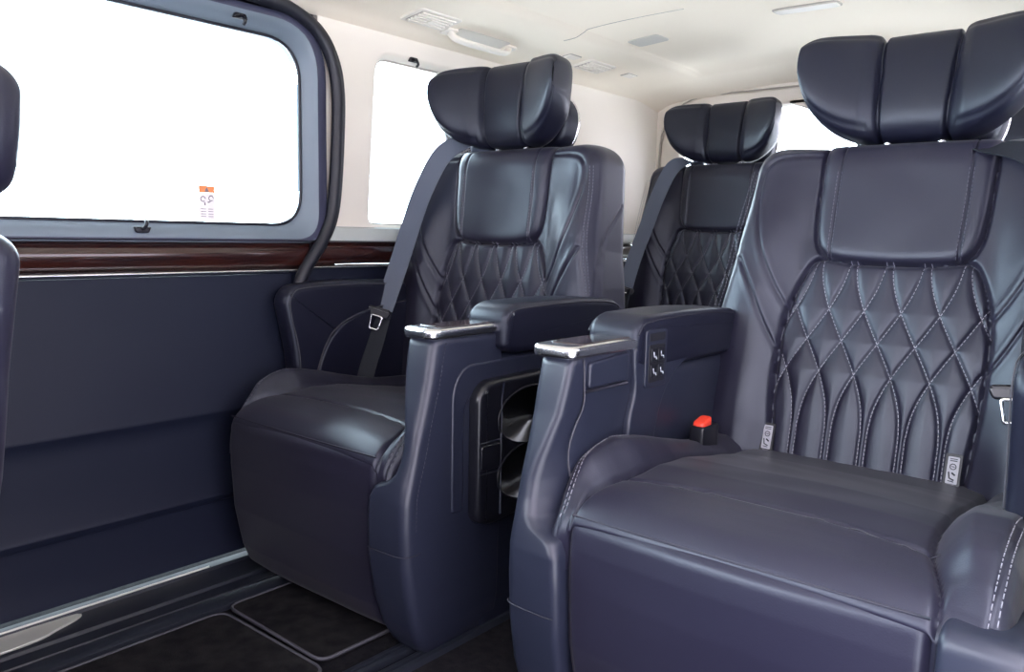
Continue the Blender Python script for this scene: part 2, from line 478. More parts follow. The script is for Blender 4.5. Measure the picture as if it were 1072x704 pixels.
    # stitching down the outer rims
    ixy = lambda x, y: (np.clip(np.searchsorted(xs, x), 0, nx-1), np.clip(np.searchsorted(ys, y), 0, ny-1))
    pw = lambda x, y: (Xw[ixy(x, y)], Yw[ixy(x, y)]-Y0, Z[ixy(x, y)]+.0006)
    zi = lambda x, y: Z[np.clip(np.searchsorted(xs, x), 0, nx-1), np.clip(np.searchsorted(ys, y), 0, ny-1)]
    st = []
    res.append([])
    for x_ in ((xl+.015, xl+.025), (xr-.015, xr-.025)):
      mb = MB()
      for x in x_:
        for y in np.arange(.985, 1.40, .0085):
            Pm = [pw(x, y), pw(x, y+.005)]
            if abs(Pm[0][1]-Pm[1][1]) > .002: mb.add(*tube_vf(Pm, .0007, 5))
      res[3].append(mb.mesh('stitching', THR if m > 0 else THR2))
    mb = MB()
    pth = [pw(p[0], p[1]) for p in tr_]
    mb.add(*tube_vf(pth, .0009, 5)); res.append(mb.mesh('seam_welt', PIPE))
    return res

def ottoman_mesh():
    xs = np.linspace(-.278, .278, 130); zs = np.linspace(.018, .392, 110)
    X, Z = np.meshgrid(xs, zs, indexing='ij')
    u = X/.278
    yf = np.interp(Z, [.018, .08, .18, .28, .34, .37, .392], [1.048, 1.026, 1.008, 1.002, 1.003, 1.006, 1.012])
    yf = yf-.010*(1-u**2)-.004
    de = .278-np.abs(X); r = .034; q = np.clip(1-de/r, 0, 1); yf += .045*(1-np.sqrt(1-q*q+1e-9))
    dz = .392-Z; r = .016; q = np.clip(1-dz/r, 0, 1); yf += .020*(1-np.sqrt(1-q*q+1e-9))
    dz = Z-.018; r = .03; q = np.clip(1-dz/r, 0, 1); yf += .03*(1-np.sqrt(1-q*q+1e-9))
    d = np.abs(de-.018); yf += .005*np.exp(-(d/.004)**2)
    yf += .0015*np.sin(X*16+2*np.sin(Z*14))
    # taper towards the foot
    X = X*(1-.045*sm(.392-Z, .12, .38))
    V = np.stack([X, yf-Y0, Z], 2); nx, nz = X.shape
    Vf = V.reshape(-1, 3); F = [tuple(f) for f in gridF(nx, nz)]
    # skirt to back plane
    import itertools
    rim = [i*nz for i in range(nx)]+[(nx-1)*nz+j for j in range(1, nz)]+[i*nz+nz-1 for i in range(nx-2, -1, -1)]+[j for j in range(nz-2, 0, -1)]
    n0 = len(Vf); bk = Vf[rim].copy(); bk[:, 1] = 1.115-Y0
    VV = np.vstack([Vf, bk]); k = len(rim)
    for i in range(k): F.append((rim[i], rim[(i+1) % k], n0+(i+1) % k, n0+i))
    F.append(tuple(range(n0, n0+k)))
    return fix(mesh('ottoman', VV, F, LEA))
OTT = ottoman_mesh()
def ott_piping():
    out = []
    for sg in (1, -1):
        mb = MB()
        z = np.linspace(.03, .388, 30); x = .275*(1-.045*sm(.392-z, .12, .38))
        y = np.interp(z, [.018, .08, .18, .28, .34, .37, .392], [1.048, 1.026, 1.008, 1.002, 1.003, 1.006, 1.012])+.030
        mb.add(*tube_vf(np.stack([sg*x, y-Y0, z], 1), .0045, 8))
        mb.add(*tube_vf(np.stack([sg*(x+.001), y+.016-Y0, z], 1), .0045, 8))
        out.append(mb.mesh('piping', LEA2))
    return out
OTTP = ott_piping()
CREASE = MB().add(*tube_vf([(x, 1.0045+.004*(x/.27)**2-Y0, .3925) for x in np.linspace(-.258, .258, 24)], .0018, 6)).mesh('seam_welt', SEAMD)  # dark cord laid in the crease to stand for its shade

# ------------------------------------------------------------------ console armrest (xi = distance inward from the seat centre)
def console_parts(m):
    fx = lambda xi: -m*xi
    me = {}
    rowsz = [0.0, .02, .06, .12, .2, .28, .325, .345, .36, .375, .40, .43, .46, .5, .54, .57, .60, .625, .632]
    tb = np.array([  # z, xa_front, xa_side, xb, yf
        (0.0, .285, .285, .352, 1.050), (.02, .276, .276, .360, 1.030), (.06, .268, .268, .368, 1.010), (.12, .264, .264, .371, .992), (.2, .263, .263, .371, .978),
        (.28, .264, .264, .371, .974), (.325, .268, .266, .371, .975), (.345, .280, .270, .371, .979), (.36, .315, .280, .371, .983), (.375, .330, .292, .371, .988),
        (.40, .336, .296, .371, .996), (.43, .336, .300, .371, 1.003), (.46, .330, .301, .371, 1.010), (.5, .318, .301, .371, 1.021), (.54, .306, .300, .371, 1.032),
        (.57, .302, .298, .371, 1.038), (.60, .299, .297, .370, 1.044), (.625, .298, .297, .370, 1.050), (.632, .302, .301, .366, 1.056)])
    zz = np.concatenate([np.linspace(0, .30, 26), np.linspace(.305, .44, 28), np.linspace(.45, .632, 24)])
    secs = []
    sa = []
    def sec(z, y_end):
        xf, xs_, xb, yf = [np.interp(z, tb[:, 0], tb[:, i]) for i in (1, 2, 3, 4)]
        side = .085 if z > .35 else .03
        poly = [(xb, yf+.004), (xf, yf), (xs_, yf+side), (xs_, y_end), (xb, y_end)]
        L = rpoly(poly, [.022, .016, .05, .004, .004], 7)
        return [(fx(a), b-Y0, z) for a, b in L]
    for z in zz: secs.append(sec(z, 1.247))
    mb = MB(); mb.add(*loft(secs))
    # rear body
    secs = []
    for z, i in ((0, .010), (.015, .004), (.3, 0), (.56, 0), (.580, .003), (.586, .010)):
        L = rpoly([(.366-i, 1.20), (.302+i, 1.20), (.302+i, 1.64-i), (.366-i, 1.64-i)], .01, 4)
        secs.append([(fx(a), b-Y0, z) for a, b in L])
    mb.add(*loft(secs))
    me['console'] = fix(mb.mesh('console', PLA, angle=math.radians(50)))
    # split line low on the tower and stitched seam along its aisle edge
    mb = MB()
    for z in np.arange(.27, .62, .0085):
        y = np.interp(z, tb[:, 0], tb[:, 4])+.034
        mb.add(*tube_vf([(fx(.3715), y-Y0, z), (fx(.3715), y+.0004-Y0, z+.005)], .0006, 5))
    me['console_stitch'] = mb.mesh('stitching', PIPE)
    mb = MB()
    L = [(fx(xi), y-Y0, .225) for xi, y in [(.3722, 1.02), (.3722, 1.0), (.368, .985), (.355, .977), (.33, .9745), (.29, .9735), (.268, .976)]]
    mb.add(*tube_vf(smoothpath(L, 6), .0012, 5)); me['split'] = mb.mesh('split_line', SEAMD)
    # aisle face: raised surround with arched recess
    yz = lambda xi: (lambda a, b, h: (fx(h), a-Y0, b))
    mb = MB()
    L = rpoly([(1.10, .28), (1.10, .53), (1.13, .575), (1.64, .582), (1.64, .545), (1.20, .535), (1.135, .50), (1.135, .28)], [.01, .05, .03, .01, .01, .05, .03, .01], 6)
    mb.add(*slab(L, .360, .3735, .005, yz(0), 3)); me['recess_trim'] = fix(mb.mesh('recess_trim', PLA))
    # cup / tray unit on the aisle face
    mb = MB()
    L = rpoly([(1.150, .255), (1.150, .515), (1.18, .540), (1.46, .545), (1.46, .255), (1.19, .240)], [.03, .03, .03, .02, .03, .04], 6)
    mb.add(*slab(L, .362, .398, .012, yz(0), 5)); me['cup'] = fix(mb.mesh('cup_holder', PLD))
    mb = MB()
    for zc in (.455, .335):
        L = np.array([(1.315+.105*math.cos(t), zc+.058*math.sin(t)) for t in np.linspace(0, 2*PI, 28, endpoint=False)])
        # hollow dish
        rings = [[(fx(.3985-.022*k**.5), a-Y0, b) for a, b in offset(L, .026*k)] for k in np.linspace(0, 1, 8)]
        rings = [[(fx(.3985), a-Y0, b) for a, b in offset(L, -.006)], [(fx(.401), a-Y0, b) for a, b in offset(L, -.002)]]+rings
        mb.add(*loft(rings))
    me['dish'] = fix(mb.mesh('cup_recess', PLD))
    mb = MB()
    mb.add(*slab(rpoly([(1.153, .362), (1.153, .412), (1.21, .412), (1.21, .362)], .006, 4), .398, .404, .002, yz(0), 3)); me['latch'] = fix(mb.mesh('latch_button', PLD))
    mb = MB()
    mb.add(*tube_vf([(fx(.399), a-Y0, b) for a, b in [(1.222, .535), (1.217, .50), (1.217, .26)]], .0022, 6))
    mb.add(*tube_vf([(fx(.400), a-Y0, b) for a, b in [(1.152, .355), (1.205, .353), (1.216, .36), (1.217, .38)]], .0014, 6))
    mb.add(*tube_vf([(fx(.400), a-Y0, b) for a, b in [(1.152, .418), (1.212, .418)]], .0012, 6))
    me['ridge'] = mb.mesh('edge_ridge', PLA)
    # tray
    mb = MB()
    L = rpoly([(.378, 1.036), (.290, 1.040), (.289, 1.252), (.378, 1.252)], [.028, .022, .004, .004], 8)
    mb.add(*slab(L, .630, .652, .0075, lambda a, b, h: (fx(a), b-Y0, h), 6)); me['tray'] = fix(mb.mesh('tray', CHR))
    mb = MB()
    L = rpoly([(.366, 1.078), (.301, 1.078), (.301, 1.245), (.366, 1.245)], .010, 6)
    mb.add(*slab(L, .650, .6532, .0012, lambda a, b, h: (fx(a), b-Y0, h), 3)); me['inlay'] = fix(mb.mesh('tray_inlay', INLAY))
    # padded armrest
    mb = MB()
    L = rpoly([(1.226, .600), (1.229, .672), (1.262, .690), (1.45, .693), (1.64, .682), (1.675, .650), (1.66, .588), (1.27, .586)], [.012, .02, .03, .1, .04, .03, .02, .012], 7)
    mb.add(*slab(L, .286, .394, .016, yz(0), 6)); me['arm'] = fix(mb.mesh('armrest_pad', LEA2))
    mb = MB()
    mb.add(*tube_vf(smoothpath([(fx(.3935), a-Y0, b) for a, b in [(1.235, .655), (1.26, .676), (1.35, .681), (1.5, .682), (1.62, .674), (1.66, .655)]], 6), .0016, 5))
    mb.add(*tube_vf(smoothpath([(fx(.2865), a-Y0, b) for a, b in [(1.235, .655), (1.26, .676), (1.35, .681), (1.5, .682), (1.62, .674)]], 6), .0016, 5))
    me['armseam'] = mb.mesh('seam_welt', SEAMD)
    # seat-side panels
    mb = MB()
    L = rpoly([(1.215, .43), (1.214, .50), (1.236, .555), (1.228, .600), (1.228, .635), (1.60, .630), (1.58, .612), (1.50, .604), (1.40, .590), (1.340, .545), (1.308, .475), (1.30, .36), (1.215, .36)],
              [.03, .05, .03, .02, .01, .02, .02, .06, .08, .06, .06, .01, .01], 7)
    mb.add(*slab(L, .306, .287, .006, yz(0), 4)); me['inner'] = fix(mb.mesh('inner_panel', PLA))
    mb = MB()
    L = rpoly([(1.092, .578), (1.094, .622), (1.214, .628), (1.214, .578)], .008, 5)
    mb.add(*slab(L, .304, .291, .004, yz(0), 4)); me['drawer'] = fix(mb.mesh('side_drawer', PLA))
    mb = MB()
    mb.add(*tube_vf([(fx(.2955), a-Y0, b) for a, b in [(1.088, .573), (1.15, .573), (1.216, .573)]], .0028, 6))
    me['gap'] = mb.mesh('drawer_gap', SEAMD)
    # tower rear edge ridge as seen from the seat
    mb = MB()
    P = smoothpath([(fx(x), y-Y0, z) for x, y, z in [(.2965, 1.082, .628), (.2965, 1.085, .59), (.2975, 1.086, .55), (.300, 1.066, .515), (.3025, 1.055, .48), (.303, 1.06, .44), (.300, 1.075, .40)]], 6)
    mb.add(*tube_vf(P, .0016, 6)); me['towerseam'] = mb.mesh('seam_welt', PIPE)
    # button panel
    mb = MB()
    L = rpoly([(1.258, .556), (1.258, .664), (1.334, .664), (1.334, .556)], .010, 5)
    mb.add(*slab(L, .289, .2835, .0022, yz(0), 3)); me['bezel'] = fix(mb.mesh('switch_panel', PLA))
    mb = MB()
    L = rpoly([(1.268, .566), (1.268, .636), (1.324, .636), (1.324, .566)], .004, 4)
    mb.add(*slab(L, .2840, .2822, .0008, yz(0), 3))
    L = rpoly([(1.268, .642), (1.268, .657), (1.324, .657), (1.324, .642)], .003, 4)
    mb.add(*slab(L, .2840, .2825, .0008, yz(0), 3))
    me['face'] = fix(mb.mesh('switch_face', TAGK))
    btn = []
    for (y, z) in ((1.283, .617), (1.309, .617), (1.283, .587), (1.309, .587)):
        mb = MB(); L = rpoly([(y-.011, z-.012), (y-.011, z+.012), (y+.011, z+.012), (y+.011, z-.012)], .003, 4)
        mb.add(*slab(L, .2824, .2800, .0010, yz(0), 3))
        # little seated-figure pictogram: back, cushion, leg
        for (a0, b0, a1, b1) in ((-.004, .006, -.002, -.003), (-.002, -.003, .005, -.003), (.005, -.003, .006, -.008)):
            mb.add(*tube_vf([(fx(.2796), y+a0-Y0, z+b0), (fx(.2796), y+a1-Y0, z+b1)], .0013, 5), 1)
        b_ = mb.mesh('button', [PLD, CONSOLE_TXT]); btn.append(fix(b_))
    me['btn'] = btn
    # buckle
    mb = MB()
    xb = .262
    mb.add(*slab(rpoly([(xb-.016, 1.425), (xb+.016, 1.425), (xb+.018, 1.490), (xb-.018, 1.490)], .006, 4), .37, .462, .005, lambda a, b, h: (fx(a), b+.35*(h-.44)*0-Y0, h), 4))
    me['buckle'] = fix(mb.mesh('buckle', PLD))
    mb = MB()
    mb.add(*slab(rpoly([(xb-.013, 1.430), (xb+.013, 1.430), (xb+.013, 1.470), (xb-.013, 1.470)], .010, 6), .455, .4735, .004, lambda a, b, h: (fx(a), b-Y0, h+.25*(b-1.45)), 4))
    me['red'] = fix(mb.mesh('release_button', RED))
    return me

def outer_arm(m):
    fx = lambda xo: m*xo
    yz = lambda a, b, h: (fx(h), a-Y0, b)
    me = {}
    L = rpoly([(1.215, .40), (1.212, .50), (1.178, .655), (1.205, .690), (1.33, .700), (1.60, .694), (1.62, .50), (1.62, .36), (1.24, .36)], [.02, .08, .04, .03, .08, .03, .02, .02, .02], 8)
    mb = MB(); mb.add(*slab(L, .352, .292, .018, yz, 6)); me['arm'] = fix(mb.mesh('outer_armrest', LEA2))
    L = rpoly([(1.262, .37), (1.278, .478), (1.330, .572), (1.44, .618), (1.60, .640), (1.60, .37)], [.02, .08, .08, .08, .02, .02], 8)
    mb = MB(); mb.add(*slab(L, .300, .286, .006, yz, 4)); me['inset'] = fix(mb.mesh('armrest_inset', LEA2))
    mb = MB(); mb.add(*tube_vf(smoothpath([(fx(.2905), a-Y0, b) for a, b in [(1.226, .43), (1.222, .52), (1.197, .63), (1.208, .672), (1.25, .684), (1.4, .688), (1.58, .684)]], 7), .0014, 5))
    mb.add(*tube_vf(smoothpath([(fx(.2862), a-Y0, b) for a, b in [(1.262, .40), (1.278, .478), (1.327, .566), (1.43, .613), (1.58, .634)]], 7), .0016, 5))
    me['seam'] = mb.mesh('seam_welt', PIPE)
    return me

ME = {}
for m in (1, -1):
    ME['con', m] = console_parts(m); ME['oarm', m] = outer_arm(m)
ME['cush', 1] = cushion_mesh(.318, .338, 1); ME['cush', -1] = cushion_mesh(.318, .300, -1)

def base_mesh():
    mb = MB()
    mb.add(*box_vf(-.245, .245, 1.125-Y0, 1.60-Y0, .05, .272, .012))
    for sx in (-.20, .20): mb.add(*box_vf(sx-.025, sx+.025, 1.12-Y0, 1.70-Y0, 0, .052, .004))
    return fix(mb.mesh('seat_base', PLD, angle=math.radians(50)))
BASE = base_mesh()
def side_cover(m):
    yz = lambda a, b, h: (m*h, a-Y0, b)
    L = rpoly([(.978, .04), (.974, .30), (.982, .392), (1.03, .398), (1.20, .392), (1.62, .37), (1.62, .04)], [.02, .06, .03, .03, .1, .03, .02], 8)
    mb = MB(); mb.add(*slab(L, .270, .364, .012, yz, 5)); return fix(mb.mesh('side_cover', PLA))
def tag_parts():
    """two white instruction labels with a car-seat drawing, tucked into the seam of the quilting"""
    out = []
    for s0, ang in ((-.184, 0), (.160, 0)):
        n0 = float(front_disp(np.array([s0]), np.array([-.025]))[0])
        nb = float(front_disp(np.array([s0+(.018 if s0 < 0 else -.018)]), np.array([-.025]))[0])
        n0 = max(n0, nb)+.004
        f = lambda a, b, h: (s0+a, -(n0+h), -.026+b)
        mb = MB(); mb.add(*slab(rpoly([(-.014, -.036), (.014, -.036), (.014, .036), (-.014, .036)], .002, 3), -.003, .0008, .0004, f, 2))
        lab = fix(mb.mesh('label', TAGK))
        mb = MB()
        mb.add(*slab(rpoly([(-.0095, -.018), (.0095, -.018), (.0095, .031), (-.0095, .031)], .002, 3), .0006, .0014, .0002, f, 2))
        mb.add(*slab(rpoly([(-.006, -.020), (.006, -.020), (0, -.030)], .001, 3), .0006, .0014, .0002, f, 2))
        # marks : lines of script, ring, seat shape
        for b in (.027, .0235): mb.add(*tube_vf([f(-.006, b, .0016), f(.006, b, .0016)], .0007, 4), 1)
        mb.add(*tube_vf([f(.005*math.cos(t), .013+.005*math.sin(t), .0016) for t in np.linspace(0, 2*PI, 12)], .0008, 4), 1)
        mb.add(*tube_vf([f(-.003, .013, .0016), f(.003, .013, .0016)], .0007, 4), 1)
        mb.add(*tube_vf([f(-.006, .003, .0016), f(-.004, -.008, .0016), (f(.004, -.011, .0016))], .0012, 4), 1)
        mb.add(*tube_vf([f(-.001, .002, .0016), f(.005, -.002, .0016)], .0015, 4), 1)
        mb.add(*tube_vf([f(-.006, -.013, .0016), f(.004, -.014, .0016)], .0008, 4), 1)
        out.append((lab, fix(mb.mesh('printed_mark', [TAGW, TAGK]))))
    return out

def seat(name, X, Y, Z, m, rec, label, cat='car seat', group=None, full=True, tags=False, hinge=(1.610, .450)):
    root = empty(name, (X, Y, Z), label, cat, group)
    hloc = (0, hinge[0]-Y0, hinge[1]); hr = (-rec, 0, 0)
    b = obj('backrest', BACK['backrest'], root, hloc, hr)
    [obj('stitching', q_, b) for q_ in BACK['e_stitch']]
    p = obj('shoulder_panel', BACK['shoulder_panel'], root, hloc, hr); [obj('stitching', q_, p) for q_ in BACK['b_stitch']]
    q = obj('quilted_panel', BACK['quilted_panel'], root, hloc, hr)
    q['label'] = 'diamond-quilted back panel with pale thread'
    obj('stitching', BACK['q_stitch'], q)
    # headrest sits on the tilted frame
    off = Matrix.Rotation(-rec, 4, 'X') @ Vector((0, 0, .613))
    hl = (0, hloc[1]+off.y, hloc[2]+off.z)
    h = obj('headrest', HEAD['pad'], root, hl, hr)
    obj('wing', HEAD['wr'], h); obj('wing', HEAD['wl'], h); [obj('post', q_, h) for q_ in HEAD['post']]
    sh = obj('rear_shell', HEAD['shell'], root, hl, hr); obj('trim_ring', HEAD['shellrim'], sh)
    cu = ME['cush', m]
    c = obj('cushion', cu[0], root); obj('seam_welt', cu[4], c)
    obj('stitching', cu[3][1], obj('side_bolster', cu[1], root)); obj('stitching', cu[3][0], obj('side_bolster', cu[2], root))
    obj('seat_base', BASE, root)
    if not full: return root
    o = obj('ottoman', OTT, root); [obj('piping', q_, o) for q_ in OTTP]; obj('seam_welt', CREASE, o)
    k = ME['con', m]
    co = obj('console', k['console'], root); obj('stitching', k['console_stitch'], co); obj('split_line', k['split'], co)
    obj('recess_trim', k['recess_trim'], co); obj('seam_welt', k['towerseam'], co)
    cp = obj('cup_holder', k['cup'], root); obj('cup_recess', k['dish'], cp); obj('latch_button', k['latch'], cp); obj('edge_ridge', k['ridge'], cp)
    t = obj('tray', k['tray'], root); t['label'] = 'satin chrome tray rim'; obj('tray_inlay', k['inlay'], t)
    a = obj('armrest_pad', k['arm'], root); obj('seam_welt', k['armseam'], a)
    i = obj('inner_panel', k['inner'], root); d = obj('side_drawer', k['drawer'], root); obj('drawer_gap', k['gap'], d)
    s = obj('switch_panel', k['bezel'], root); obj('switch_face', k['face'], s)
    for bm_ in k['btn']: obj('button', bm_, s)
    bu = obj('buckle', k['buckle'], root); r_ = obj('release_button', k['red'], bu); r_['label'] = 'red release button'
    oa = obj('outer_armrest', ME['oarm', m]['arm'], root); obj('armrest_inset', ME['oarm', m]['inset'], oa); obj('seam_welt', ME['oarm', m]['seam'], oa)
    if m > 0: obj('side_cover', side_cover(m), root)
    if tags:
        for lab, mk in tag_parts():
            l_ = obj('label', lab, q); l_['label'] = 'white instruction tag on black backing'
            l_2 = mk
            # marks are flat print on the label: joined to it
            import bmesh
            bm = bmesh.new(); bm.from_mesh(lab); bm.from_mesh(mk)
            n0 = len(lab.polygons); bm.to_mesh(lab); bm.free()
            lab.materials.append(TAGW)
            for pi, po in enumerate(lab.polygons):
                if pi >= n0: po.material_index = 1 if mk.polygons[pi-n0].material_index == 0 else 0
    return root

XL, XR = -1.4376, -.4515
RL, RR = math.radians(5.73), math.radians(14.36)
seat('captain_seat', XR, Y0, 0, 1, RR, 'navy leather captain seat nearest the camera, with white tags and a switch panel', group=None, tags=True, hinge=(1.609, .441))
seat('captain_seat', XL, Y0, 0, -1, RL, 'navy leather captain seat with footrest panel, beside the wood-trimmed sliding door')
seat('captain_seat', -1.365, Y0+1.14, .055, -1, math.radians(8), 'navy leather rear seat framed by the back window, seen between the two middle seats', full=False)
seat('captain_seat', -.42, Y0+1.14, .03, 1, math.radians(10), 'navy leather rear seat almost hidden behind the nearest seat', full=False)

# ------------------------------------------------------------------ seat belts
def ribbon(P, W, w=.027, th=.0012):
    """P centre path, W width directions"""
    P = smoothpath(P, 10); W = smoothpath(W, 10); secs = []
    T = np.gradient(P, axis=0)
    for p, d, t in zip(P, W, T):
        d = d-t*(d@t)/(t@t); d /= np.linalg.norm(d); n = np.cross(d, t); n /= np.linalg.norm(n)
        secs.append([p+d*w+n*th, p+d*w*.5+n*th*1.3, p-d*w*.5+n*th*1.3, p-d*w+n*th, p-d*w-n*th, p+d*w-n*th])
    V, F = loft(secs); return V, F
def belt(X, Y, Z, m, pts, wd, tong, label, mtl=WEB, tdir=(0, 0, 1), low=None, wdl=None):
    base = Vector(pts[0]); root = empty('seat_belt', (X, Y, Z), label, 'seat belt')
    L = lambda p: (p[0]-X, p[1]-Y, p[2]-Z)
    mb = MB(); mb.add(*ribbon([L(p) for p in pts], wd)); obj('webbing', fix(mb.mesh('webbing', mtl, angle=math.radians(40))), root)
    if low:
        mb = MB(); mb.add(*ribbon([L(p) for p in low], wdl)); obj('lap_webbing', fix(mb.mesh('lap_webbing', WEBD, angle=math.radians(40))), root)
    # latch tongue: black moulded head and steel loop
    c = np.array(L(tong)); u = np.array(wd[-1], float); u /= np.linalg.norm(u)
    d = np.array(tdir, float); d -= u*(d@u); d /= np.linalg.norm(d); n = np.cross(u, d); ns = 1 if n[1] < 0 else -1
    f = lambda a, b, h: tuple(c+u*a+d*b+n*h)
    mb = MB(); mb.add(*slab(rpoly([(-.034, .008), (-.030, .016), (.030, .016), (.036, .006), (.030, -.010), (-.028, -.008)], .006, 5), -.006, .006, .004, f, 4))
    hd = obj('tongue', fix(mb.mesh('tongue', PLD)), root)
    mb = MB()
    lp = rpoly([(-.016, -.008), (.016, -.008), (.013, -.046), (-.013, -.046)], .005, 4)
    mb.add(*tube_vf([f(a, b, ns*.004) for a, b in lp], .0034, 6, True, 1, 1)); pl_ = obj('latch_plate', mb.mesh('latch_plate', CHR), hd)
    pl_['label'] = 'bright steel latch loop'
    return root
# left seat
belt(XL-.2, 1.55, .45, -1, [(XL-.10, 1.72, 1.03), (XL-.120, 1.675, 1.078), (XL-.165, 1.615, 1.05), (XL-.205, 1.578, .955), (XL-.238, 1.560, .855), (XL-.270, 1.535, .725), (XL-.284, 1.497, .612)],
     [(1, .5, -.25)]*2+[(.85, .5, -.25)]*5, (XL-.272, 1.468, .606), 'grey seat belt hanging over the shoulder of the seat by the sliding door', tdir=(.12, .2, 1),
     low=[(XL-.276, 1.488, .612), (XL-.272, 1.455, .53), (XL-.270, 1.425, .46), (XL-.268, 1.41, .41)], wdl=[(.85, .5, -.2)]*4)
# right seat
belt(XR+.2, 1.55, .45, 1, [(XR+.10, 1.80, .98), (XR+.14, 1.76, 1.01), (XR+.225, 1.70, .985), (XR+.250, 1.66, .93), (XR+.268, 1.61, .78), (XR+.276, 1.565, .65), (XR+.278, 1.54, .59)],
     [(1, 0, .2)]*2+[(1, .12, .1)]*5, (XR+.252, 1.500, .590), 'dark seat belt at the right edge, on the nearest seat', WEBD, tdir=(0, .2, 1),
     low=[(XR+.285, 1.55, .58), (XR+.292, 1.52, .50), (XR+.305, 1.50, .44), (XR+.32, 1.49, .42)], wdl=[(1, .1, .1)]*4)
# rear seat
X3, Y3, Z3 = -1.365, 1.14, .055
belt(X3-.2, 2.7, .5, -1, [(X3-.10, Y3+1.74, Z3+1.03), (X3-.13, Y3+1.69, Z3+1.065), (X3-.17, Y3+1.63, Z3+1.04), (X3-.21, Y3+1.60, Z3+.94), (X3-.245, Y3+1.58, Z3+.82), (X3-.275, Y3+1.54, Z3+.68), (X3-.285, Y3+1.51, Z3+.58)],
     [(1, .3, -.25)]*2+[(.85, .4, -.25)]*5, (X3-.287, Y3+1.507, Z3+.57), 'grey seat belt hanging on the rear seat below the back window', tdir=(.12, .2, 1),
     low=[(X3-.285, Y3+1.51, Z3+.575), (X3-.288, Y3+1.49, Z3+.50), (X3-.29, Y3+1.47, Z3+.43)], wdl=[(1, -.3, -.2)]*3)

# ------------------------------------------------------------------ front seat (only its edge shows)
root = empty('front_seat', (-1.46, -.085, 0), 'grey-blue front seat headrest cut off by the left edge of the photo', 'car seat')
root.rotation_euler = (0, 0, 0)
fy = .0
for nm_ in ('backrest', 'shoulder_panel', 'quilted_panel'):
    b = obj(nm_, BACK[nm_], root, (0, .277, .42), (-.18, 0, 0)); b.scale = (.94, 1, .70)
mb = MB(); 
L = rpoly([(-.145, 0), (.145, 0), (.165, .09), (.150, .185), (.10, .205), (-.10, .205), (-.150, .185), (-.165, .09)], .05, 7)
mb.add(*slab(L, -.06, .06, .045, lambda a, b, h: (a, h, b), 8)); h = obj('headrest', fix(mb.mesh('headrest', LEA)), root, (0, .477, .868), (-.12, 0, 0))
for sx in (-.05, .05): obj('post', MB().add(*tube_vf([(sx, 0, -.10), (sx, 0, .03)], .007, 10)).mesh('post', CHR), h)
mb = MB(); mb.add(*box_vf(-.27, .27, -.42, .22, .27, .40, .035)); obj('cushion', fix(mb.mesh('cushion', LEA)), root)
mb = MB(); mb.add(*box_vf(-.2, .2, -.36, .2, 0, .275, .01)); obj('seat_base', fix(mb.mesh('seat_base', PLD)), root)

# ------------------------------------------------------------------ setting: floor, sill, mats
YA, YB = -1.35, 3.20
XW, XE = -1.835, -.055
XM = (XW+XE)/2
mb = MB(); mb.add(*box_vf(XW-.04, XE+.04, YA, YB, -.05, -.006, .004)); struct('floor', fix(mb.mesh('floor', CARP)))
# ribbed sill along the sliding door
sec = [(-1.80, -.03), (-1.80, .004), (-1.766, .006), (-1.762, .000), (-1.690, -.001), (-1.685, .004), (-1.672, .004), (-1.667, -.002), (-1.628, -.001), (-1.622, -.012), (-1.612, -.012), (-1.606, .006), (-1.570, .010), (-1.556, .006), (-1.552, -.03)]
mb = MB(); mb.add(*loft([[(x, y, z) for x, z in sec] for y in np.linspace(YA, 1.5, 4)])); struct('trim_1', fix(mb.mesh('trim_1', SILL, angle=math.radians(30))))
mb = MB(); mb.add(*tube_vf([(-1.768, y, .008) for y in np.linspace(-.4, .98, 12)], .0024, 8)); struct('trim_2', mb.mesh('trim_2', STEEL))
# metal scuff plate on the sill
L = smoothpath([(-1.762, -.3), (-1.762, .30), (-1.760, .62), (-1.752, .672), (-1.735, .66), (-1.715, .612), (-1.700, .575), (-1.693, .50), (-1.690, .30), (-1.690, -.3)], 6)
mb = MB(); mb.add(*slab(L[:-1], -.002, .0045, .0015, lambda a, b, h: (a, b, h), 3)); tag(obj('scuff_plate', fix(mb.mesh('scuff_plate', STEEL))), 'brushed metal scuff plate on the sliding door sill, bottom left', 'sill plate')

def floor_mat(name, L, label):
    root = empty(name, (float(L.mean(0)[0]), float(L.mean(0)[1]), 0), label, 'floor mat')
    cx, cy = L.mean(0)
    mb = MB(); mb.add(*slab(L-[cx, cy], -.006, .006, .004, lambda a, b, h: (a, b, h), 3)); obj('pile', fix(mb.mesh('pile', MATM)), root)
    mb = MB(); mb.add(*tube_vf([(a, b, .0045) for a, b in L-[cx, cy]], .0038, 6, True)); obj('edge_binding', mb.mesh('edge_binding', PIPE), root)
floor_mat('floor_mat', rpoly([(-1.535, -.1), (-1.175, -.1), (-1.175, .882), (-1.535, .880)], .035, 8), 'dark pile floor mat with pale binding, cut by the bottom edge of the photo')
floor_mat('floor_mat', rpoly([(-1.550, .900), (-1.210, .896), (-1.208, 1.10), (-1.550, 1.10)], .03, 8), 'dark pile floor mat with pale binding, tucked under the footrest of the left seat')
# seat rails in the floor
for k_, x in enumerate((-1.135, -1.085)):
    mb = MB(); s_ = [(x-.017, -.01), (x-.015, .006), (x-.004, .007), (x-.003, .001), (x+.003, .001), (x+.004, .007), (x+.015, .006), (x+.017, -.01)]
    mb.add(*loft([[(a, y, z) for a, z in s_] for y in (-.2, 1.0, 2.9)])); struct('trim_%d' % (3+k_), fix(mb.mesh('trim', SILL, angle=math.radians(30))))

